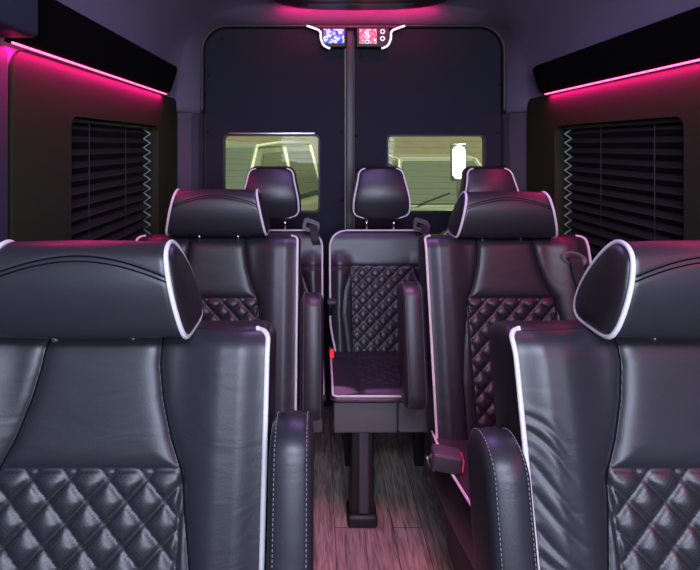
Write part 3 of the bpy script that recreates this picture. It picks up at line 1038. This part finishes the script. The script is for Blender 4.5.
# ceiling vent housing with a pink glow behind it
v = empty('air_vent', (0.03, 2.1, 2.05), 'long black ceiling air vent housing at the top edge', 'vent')
V = []; F = []
rings = []
for k, (hw_, hl, z) in enumerate(((.42, .34, .012), (.43, .345, 0), (.40, .33, -.018), (.34, .29, -.026))):
    r = []
    for q in range(48):
        a = 2*PI*q/48
        ca, sa = math.cos(a), math.sin(a)
        r.append(len(V)); V.append((hw_*math.copysign(abs(ca)**.7, ca), hl*math.copysign(abs(sa)**.5, sa), z))
    rings.append(r)
for a, b in zip(rings[:-1], rings[1:]):
    for q in range(48):
        l = (q+1) % 48; F.append((a[q], a[l], b[l], b[q]))
F.append(tuple(rings[0])); F.append(tuple(rings[-1]))
link_mesh('housing', V, F, M['plastic'], v)
for k in range(6):
    box_obj('louvre', (-.24, -.22+k*.08, -.031), (.24, -.19+k*.08, -.024), M['greyplastic'], v, .002)

# ------------------------------------------------------------------ outside
struct(box_obj('ground', (-30, -8, -.72), (30, 30, -.62), M['asphalt']), 'paved yard outside', 'ground')
struct(box_obj('building_wall', (-14, 11.0, -.62), (14, 11.4, 5), M['outwall']), 'pale wall across the yard seen through the rear windows', 'wall')

def car(loc, rotz, paint, label, wipers=True, rail=False):
    t = empty('parked_car', loc, label, 'car'); t.rotation_euler.z = rotz
    # lower body: loft of cross sections along y (front at -y)
    secs = [(-2.25, .62, .35, .62), (-2.20, .78, .28, .80), (-1.95, .88, .24, .93), (-1.4, .92, .22, 1.02), (-1.0, .93, .22, 1.08),
            (0, .94, .22, 1.10), (1.5, .93, .22, 1.10), (2.1, .90, .28, 1.05), (2.25, .80, .36, .95)]
    V = []; F = []
    for y, hw_, z0, z1 in secs:
        for a, b in ((-.9, 0), (-1, .15), (-1, .6), (-.96, .85), (-.82, 1), (-.4, 1.03), (0, 1.04), (.4, 1.03), (.82, 1), (.96, .85), (1, .6), (1, .15), (.9, 0)):
            V.append((a*hw_, y, z0+(z1-z0)*b))
    n = 13
    for i in range(len(secs)-1):
        for k in range(n):
            l = (k+1) % n; F.append((i*n+k, i*n+l, i*n+n+l, i*n+n+k))
    F += [tuple(range(n)), tuple(range((len(secs)-1)*n, len(secs)*n))]
    link_mesh('body', V, F, paint, t)
    # cabin
    bm = bmesh.new()
    c8 = [(-.84, -1.05, 1.06), (.84, -1.05, 1.06), (.86, 2.0, 1.06), (-.86, 2.0, 1.06), (-.64, -.25, 1.80), (.64, -.25, 1.80), (.66, 1.65, 1.84), (-.66, 1.65, 1.84)]
    vs = [bm.verts.new(p) for p in c8]
    for f in ((0, 1, 2, 3), (4, 5, 6, 7), (0, 1, 5, 4), (1, 2, 6, 5), (2, 3, 7, 6), (3, 0, 4, 7)): bm.faces.new([vs[i] for i in f])
    bmesh.ops.bevel(bm, geom=list(bm.edges), offset=.06, segments=3, affect='EDGES')
    from_bm('cabin', bm, paint, t, True)
    def panel(nm, q, off, mat):
        q = [Vector(p) for p in q]; nn = (q[1]-q[0]).cross(q[3]-q[0]).normalized()*off
        V = q+[p+nn for p in q]
        return link_mesh(nm, V, [(0, 1, 2, 3), (4, 5, 6, 7), (0, 1, 5, 4), (1, 2, 6, 5), (2, 3, 7, 6), (3, 0, 4, 7)], mat, t, smooth=False)
    panel('windshield', [(-.72, -.985, 1.14), (.72, -.985, 1.14), (.57, -.335, 1.74), (-.57, -.335, 1.74)], .015, M['carglass'])
    for s in (-1, 1):
        q = [(s*.835, -.72, 1.14), (s*.845, .35, 1.14), (s*.70, .35, 1.70), (s*.69, -.25, 1.68)]
        panel('side_window', q if s > 0 else q, .02*(1 if s > 0 else -1), M['carglass'])
        q = [(s*.845, .45, 1.14), (s*.845, 1.7, 1.14), (s*.70, 1.5, 1.70), (s*.70, .45, 1.70)]
        panel('side_window', q, .02*(1 if s > 0 else -1), M['carglass'])
        bm = bmesh.new(); add_box(bm, (s*1.03-.11, -.86, 1.10), (s*1.03+.11, -.74, 1.27), .04)
        from_bm('wing_mirror', bm, paint, t, True)
        bm = bmesh.new(); add_box(bm, (s*.62-.14, -2.26, .66), (s*.62+.14, -2.10, .80), .03)
        from_bm('headlight', bm, M['trimwhite'], t, True)
        tubes('window_surround', [[(s*.77, -1.03, 1.12), (s*.62, -.31, 1.77), (s*.66, .4, 1.815), (s*.66, 1.6, 1.82)]], .022, M['trimwhite'], t, 8)
        tubes('window_surround', [[(s*.86, .40, 1.10), (s*.71, .40, 1.76)]], .03, M['trimwhite'], t, 8)
        tubes('window_surround', [[(s*.86, 1.62, 1.10), (s*.70, 1.55, 1.78)]], .03, M['trimwhite'], t, 8)
        tubes('door_handle', [[(s*.955, .1, .98), (s*.975, .14, .985), (s*.975, .28, .985), (s*.955, .32, .98)]], .014, M['trimwhite'], t, 8)
        for y in (-1.45, 1.35):
            w = cyl('wheel', (s*.95, y, .34), (s*.72, y, .34), .34, M['rubber'], t, 32)
            cyl('hub_cap', (s*.965, y, .34), (s*.94, y, .34), .20, M['steel'], w, 20)
    box_obj('grille', (-.42, -2.27, .50), (.42, -2.18, .72), M['plastic'], t, .02)
    for x in (-.5, .12):
        cyl('wiper', (x, -1.03, 1.135), (x+.52, -.86, 1.29), .012, M['rubber'], t, 8)
    return t
GZ = -.62
car((1.72, 8.25, GZ), math.radians(3), M['carsilver'], 'silver green car with its windshield seen through the right rear window')
c2_ = car((-1.44, 6.9, GZ), math.radians(-18), M['cardark'], 'dark car with pale window frames seen through the left rear window')
c2_.scale.z = 1.12

# added glowing body on a pole, standing in for the windshield glare
lp = empty('glare_stand_in', (.955, 3.95, GZ), 'added glowing stand-in for the white glare in the right rear window', 'glare')
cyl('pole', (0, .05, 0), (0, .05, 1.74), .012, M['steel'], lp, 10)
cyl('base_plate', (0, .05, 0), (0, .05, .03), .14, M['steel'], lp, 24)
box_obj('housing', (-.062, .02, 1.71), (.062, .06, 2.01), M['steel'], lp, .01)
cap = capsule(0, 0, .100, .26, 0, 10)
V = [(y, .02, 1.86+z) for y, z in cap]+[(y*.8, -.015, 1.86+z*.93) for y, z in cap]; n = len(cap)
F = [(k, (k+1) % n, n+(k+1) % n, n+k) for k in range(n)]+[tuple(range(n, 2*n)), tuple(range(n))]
link_mesh('glare_body', V, F, M['glareglow'], lp)

# ------------------------------------------------------------------ lights
def area(name, loc, target, sx, sy, e, col, spread=None):
    ld = bpy.data.lights.new(name, 'AREA'); ld.shape = 'RECTANGLE'; ld.size = sx; ld.size_y = sy
    ld.energy = e; ld.color = col
    if spread: ld.spread = spread
    o = bpy.data.objects.new(name, ld); COL.objects.link(o); o.location = loc
    o.rotation_euler = (Vector(target)-Vector(loc)).to_track_quat('-Z', 'Z').to_euler()
    return o
area('windshield_daylight', (0.1, Y0+.08, 1.42), (0, 2.2, .95), 1.5, .6, 40, (.70, .78, 1.0))
# unseen overhead light above the viewpoint, brightening the near seats; violet and pink courtesy lights over the aisle
area('cab_overhead_light', (0, -.30, 2.02), (0, .9, .9), .9, .3, 30.0, (.74, .78, 1.0))
area('ceiling_courtesy_light', (0.0, 1.6, 2.02), (0.0, 1.5, 0), .6, .4, 4.6, (.60, .32, 1.0), math.radians(160))
area('ceiling_courtesy_light', (0.03, 1.12, 2.02), (0.05, 1.50, 0), .40, .45, 1.5, (1.0, .24, .48), math.radians(44))
area('vent_glow', (0.03, 2.42, 1.995), (0.03, 2.56, 2.04), .75, .02, 1.5, (1.0, .02, .20))
sun = bpy.data.lights.new('sun', 'SUN'); sun.energy = 5.5; sun.angle = .02; sun.color = (1, .95, .8)
so = bpy.data.objects.new('sun', sun); COL.objects.link(so); so.rotation_euler = (math.radians(38), 0, math.radians(35))

w = bpy.data.worlds.new('world'); S.world = w; w.use_nodes = True
nt = w.node_tree
bg = nt.nodes['Background']
sky = nt.nodes.new('ShaderNodeTexSky'); sky.sky_type = 'NISHITA'
sky.sun_disc = False; sky.sun_elevation = math.radians(50); sky.sun_rotation = math.radians(215)
nt.links.new(sky.outputs[0], bg.inputs['Color']); bg.inputs['Strength'].default_value = 0.16

# ------------------------------------------------------------------ camera
cd = bpy.data.cameras.new('camera'); cam = bpy.data.objects.new('camera', cd); COL.objects.link(cam)
cam.location = (-.165, 0, 1.377); cam.rotation_euler = (PI/2, 0, 0)
cd.sensor_width = 36; cd.sensor_fit = 'HORIZONTAL'; cd.lens = 36*500/700
cd.shift_x = 32/700; cd.shift_y = -140/700
cd.clip_start = .02
S.camera = cam
S.view_settings.view_transform = 'Standard'; S.view_settings.look = 'None'
S.view_settings.exposure = 0.0; S.view_settings.gamma = 1
